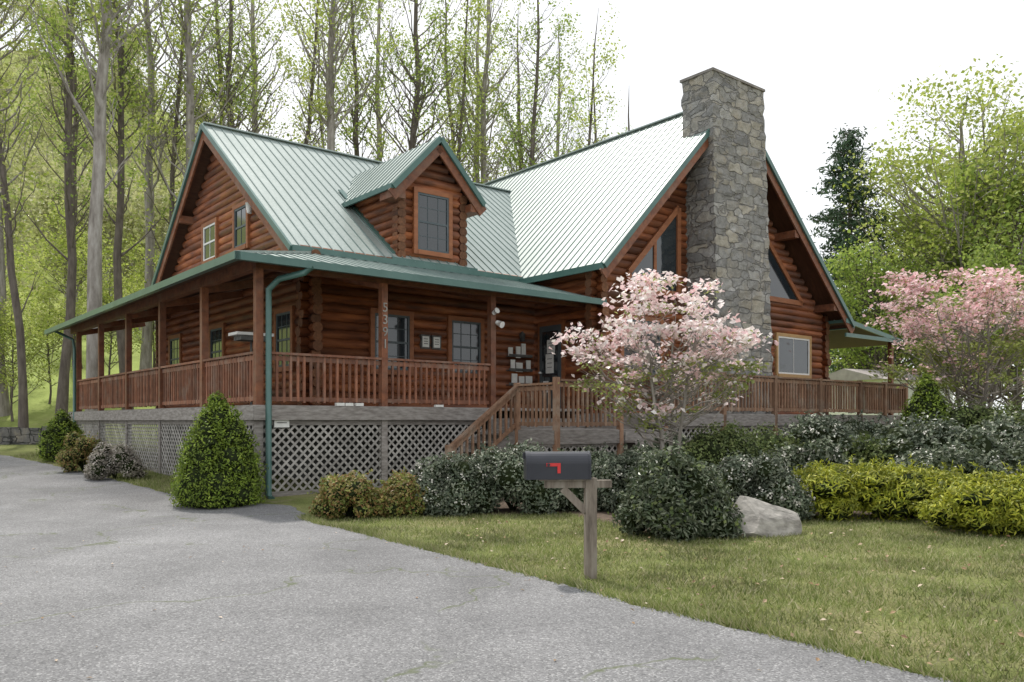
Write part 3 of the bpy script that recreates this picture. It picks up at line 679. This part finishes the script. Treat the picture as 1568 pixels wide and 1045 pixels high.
# right side trees
big=ctree('sycamore_tree',19.5,.34,12.3,(7.0,6,7.4),200,100,.85,(.23,.16),[M['bark'],M['lf1']],rise=1.0,shell=.15,twigs=3,bt=.8)
place(big,1500,46,1.0,1); place(dup(big,'sycamore_tree'),1440,58,.98,3.5)
b2=ctree('maple_tree',10,.2,6,(3.6,3.6,4),90,120,.65,(.18,.13),[M['barkd'],M['lf2']],rise=1.0,shell=.1,twigs=3); place(b2,1350,44,1.05,2)
place(dup(b2,'maple_tree'),1560,36,.9,4); place(dup(b2,'maple_tree'),1440,50,1.15,5); place(dup(b2,'maple_tree'),1610,42,1.5,1)
cn=MB();HC=18.;cn.tube([(0,0,0),(.1,0,HC*.5),(0,0,HC)],[.3,.18,.03],8,0)
LC=[];LN=[]
z=3.
while z<HC-.2:
    L_=4.6*(1-z/HC)**.7+.25
    for _ in range(7):
        a=random.uniform(0,6.28);l_=L_*random.uniform(.5,1.15); e=np.array([math.cos(a)*l_,math.sin(a)*l_,z+.05*l_+random.uniform(-.3,.4)])
        P_=bez((0,0,z),e,.1*l_,5); cn.tube(P_,np.linspace(.05,.01,5),3,0)
        q=int(50*l_/2+10); t_=rng.uniform(.2,1,q)[:,None]; c=P_[0]*(1-t_)+e*t_; LC.append(c+rng.normal(0,.2,(q,3))*np.array([1.3,1.3,.6])); n_=runit(q); n_[:,2]+=.7; LN.append(n_)
    z+=.5
leaves(cn,np.vstack(LC),np.vstack(LN),.36,.10,1)
co=cn.obj('pine_tree',[M['barkd'],M['con']]); place(co,1300,50,1.03)

# dogwoods
dw=ctree('pink_dogwood_tree',3.9,.065,2.72,(1.9,1.5,1.55),125,46,.24,(.10,.085),[M['bark'],M['pink'],M['dogleaf']],rise=.7,flat=.4,up=.5,stems=4,second=(.34,.085),shell=.2,twigs=4,topk=.9,greenlow=True)
place(dw,1022,15.0,1.0,.4)
dw2=ctree('pink_dogwood_tree',4.8,.1,3.6,(2.9,2.4,2.1),140,80,.32,(.11,.095),[M['bark'],M['pink2'],M['dogleaf']],rise=.7,flat=.4,up=.6,stems=4,second=(.55,.11),shell=.2,twigs=3,topk=.9,greenlow=True)
place(dw2,1490,23.0,1.05,1)

# shrubs
A=[M['arb'],M['core']]
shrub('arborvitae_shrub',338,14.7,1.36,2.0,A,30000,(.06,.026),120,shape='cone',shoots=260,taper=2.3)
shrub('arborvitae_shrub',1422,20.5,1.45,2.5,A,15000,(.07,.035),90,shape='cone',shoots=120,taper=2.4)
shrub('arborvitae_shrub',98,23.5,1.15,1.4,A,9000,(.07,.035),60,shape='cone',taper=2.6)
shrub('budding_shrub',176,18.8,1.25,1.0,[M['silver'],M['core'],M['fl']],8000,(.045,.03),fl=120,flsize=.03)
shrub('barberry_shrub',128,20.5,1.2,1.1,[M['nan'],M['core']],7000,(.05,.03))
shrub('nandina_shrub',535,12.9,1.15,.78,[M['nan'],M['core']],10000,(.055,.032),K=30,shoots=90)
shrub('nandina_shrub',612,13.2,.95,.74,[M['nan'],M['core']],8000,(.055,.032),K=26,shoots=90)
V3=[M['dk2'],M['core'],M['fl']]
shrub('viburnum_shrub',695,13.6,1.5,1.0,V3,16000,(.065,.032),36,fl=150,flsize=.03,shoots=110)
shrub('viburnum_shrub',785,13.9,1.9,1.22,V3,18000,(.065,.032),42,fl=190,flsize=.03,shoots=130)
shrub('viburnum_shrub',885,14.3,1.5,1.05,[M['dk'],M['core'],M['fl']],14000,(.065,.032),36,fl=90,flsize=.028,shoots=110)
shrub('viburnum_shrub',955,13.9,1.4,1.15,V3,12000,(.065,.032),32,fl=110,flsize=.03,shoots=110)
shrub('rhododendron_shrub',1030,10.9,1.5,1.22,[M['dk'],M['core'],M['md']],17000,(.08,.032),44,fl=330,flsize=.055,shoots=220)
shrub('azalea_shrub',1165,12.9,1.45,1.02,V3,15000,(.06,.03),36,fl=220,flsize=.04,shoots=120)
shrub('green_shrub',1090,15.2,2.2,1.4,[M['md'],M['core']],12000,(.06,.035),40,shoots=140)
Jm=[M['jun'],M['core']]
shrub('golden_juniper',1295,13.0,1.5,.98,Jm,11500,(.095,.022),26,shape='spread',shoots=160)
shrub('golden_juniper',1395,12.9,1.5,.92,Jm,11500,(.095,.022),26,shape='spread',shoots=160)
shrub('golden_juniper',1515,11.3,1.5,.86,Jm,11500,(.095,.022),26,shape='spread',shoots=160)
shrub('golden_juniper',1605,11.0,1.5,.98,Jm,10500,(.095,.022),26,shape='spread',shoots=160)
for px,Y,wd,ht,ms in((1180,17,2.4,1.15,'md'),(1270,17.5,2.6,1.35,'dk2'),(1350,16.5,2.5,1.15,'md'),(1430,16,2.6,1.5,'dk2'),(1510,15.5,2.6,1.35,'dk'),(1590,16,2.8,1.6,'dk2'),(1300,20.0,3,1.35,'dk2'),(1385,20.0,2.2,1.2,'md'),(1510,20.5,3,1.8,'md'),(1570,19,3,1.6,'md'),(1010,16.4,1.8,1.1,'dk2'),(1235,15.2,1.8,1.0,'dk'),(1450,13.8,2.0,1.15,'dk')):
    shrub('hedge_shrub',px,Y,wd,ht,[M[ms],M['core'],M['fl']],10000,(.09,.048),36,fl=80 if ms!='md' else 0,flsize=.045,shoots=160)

# boulder
V,f=icov(4)
bl=MB()
for _ in range(11):
    n_=runit(1)[0]; dcut=random.uniform(.5,.8); s_=V@n_; V=V-np.outer(np.maximum(0,s_-dcut),n_)
V+=rng.normal(0,.005,V.shape); bl.add(V*np.array([.62,.42,.52])+np.array([0,0,.1]),f,0)
M['rock']=nmat('pale_rock',[(.17,.155,.14),(.32,.30,.27),(.45,.42,.38)],5,(1,1,2),.85,.8)
o_=bl.obj('boulder',[M['rock']]); o_.location=(PX(1158,11.1),11.1,0); o_.rotation_euler=(.1,.15,.3)

# mailbox
mail=empty('mailbox',(PX(904,8.0),8.0,0),math.radians(5))
k=MB()
k.box(-.055,.055,-.05,.05,-.1,.955,0)
k.box(-.44,-.057,-.045,.045,.865,.935,0); k.box(.057,.2,-.045,.045,.865,.935,0)
k.beam((-.27,-.0,.86),(-.05,-.0,.64),.08,.07,0)
M['post']=nmat('weathered_post',[(.09,.072,.058),(.22,.185,.15),(.30,.27,.23)],5,(3,3,.5),.9,.5)
k.obj('post',[M['post']],mail)
k=MB(); x0,x1=-.60,-.02; hw=.115; prof=[(-hw,0),(hw,0),(hw,.15)]+[(hw*math.cos(a),.15+.11*math.sin(a)) for a in np.linspace(.2,math.pi-.2,12)]+[(-hw,.15)]
zb_=.95
P0=[(x0,y,zb_+z) for y,z in prof];n=len(prof)
k.prism(P0,(x1-x0,0,0),0)
pd=[(y*1.06,z*1.03-.002) for y,z in prof]; k.prism([(x0-.03,y,zb_+z) for y,z in pd],(.045,0,0),0); k.prism([(x1-.012,y,zb_+z) for y,z in pd],(.02,0,0),0)
k.box(x0-.05,x0-.03,-.02,.02,zb_+.19,zb_+.25,0); k.box(-.5,-.05,-.09,.09,.936,.951,1)
k.box(-.44,-.31,-hw-.012,-hw-.004,zb_+.125,zb_+.155,2); k.box(-.335,-.305,-hw-.013,-hw-.003,zb_+.06,zb_+.155,2); k.tube([(-.42,-hw,zb_+.14),(-.42,-hw-.02,zb_+.14)],[.015,.015],8,0,True)
M['mb']=nmat('black_painted_steel',[(.018,.02,.028),(.028,.03,.04)],4,(1,1,1),.38,.05)
M['red']=nmat('red_flag',[(.5,.02,.02),(.6,.03,.03)],4,(1,1,1),.4,0)
k.obj('box',[M['mb'],M['post'],M['red']],mail)

sw=MB()
x=-46
while x<-16.3:
    l_=random.uniform(.9,1.3); sw.box(x,x+l_-.01,30.2+random.uniform(-.04,.04),30.75,.4,1.28+random.uniform(-.05,.05),0); x+=l_
sw.obj('stone_retaining_wall',[M['wallstone']])
nb=empty('neighbor_building',(PX(1352,42),42,float(H(20,42))),.5)
k=MB(); k.box(-2.6,2.6,-2,2,0,2.8,0); k.prism([(-2.9,-2.3,2.75),(-2.9,2.3,2.75),(-2.9,0,3.35)],(5.8,0,0),1); k.box(-.5,.5,-2.05,-2.0,0,2.1,2); k.box(1.2,2.0,-2.04,-2.0,1.1,2.0,3)
M['gr']=nmat('grey_shingle_roof',[(.30,.27,.26),(.42,.38,.37)],3,(1,1,1),.7,0)
k.obj('neighbor_shed_body',[M['white'],M['gr'],M['ink'],M['glass']],nb)

# ------------------------------------------------------------------ light, sky, camera
sd=Vector((-.49*.53,.87*.53,.848)).normalized()
L=bpy.data.lights.new('sun','SUN'); L.energy=3.7; L.angle=math.radians(2.5); L.color=(1,.95,.88)
lo=bpy.data.objects.new('sun',L); bpy.context.scene.collection.objects.link(lo)
lo.rotation_euler=(-sd).to_track_quat('-Z','Y').to_euler(); lo.location=(0,0,40)
wd=bpy.data.worlds.new('World'); bpy.context.scene.world=wd; wd.use_nodes=True
nt=wd.node_tree; bg=nt.nodes['Background']
sk=nt.nodes.new('ShaderNodeTexSky'); sk.sky_type='NISHITA'; sk.sun_disc=False; sk.sun_elevation=math.radians(58); sk.sun_rotation=math.atan2(sd.x,sd.y)
tc=nt.nodes.new('ShaderNodeTexCoord'); f=noise(nt,tc.outputs['Generated'],2.0,5)
cl=ramp(nt,f,[(.93,.96,1),(1,1,1)],[.35,.6])
sc=nt.nodes.new('ShaderNodeVectorMath'); sc.operation='SCALE'; sc.inputs[3].default_value=10.5; nt.links.new(cl,sc.inputs[0])
c=mixc(nt,.88,sk.outputs[0],sc.outputs[0]); nt.links.new(c,bg.inputs[0]); bg.inputs[1].default_value=.125
cam=bpy.data.cameras.new('camera'); co_=bpy.data.objects.new('camera',cam); bpy.context.scene.collection.objects.link(co_)
co_.location=(0,0,1.5); co_.rotation_euler=(math.pi/2,0,0); cam.sensor_width=36; cam.lens=F/1568*36; cam.shift_y=122.5/1568; cam.clip_end=2000
bpy.context.scene.camera=co_
vs=bpy.context.scene.view_settings; vs.view_transform='Standard'; vs.look='None'; vs.exposure=0
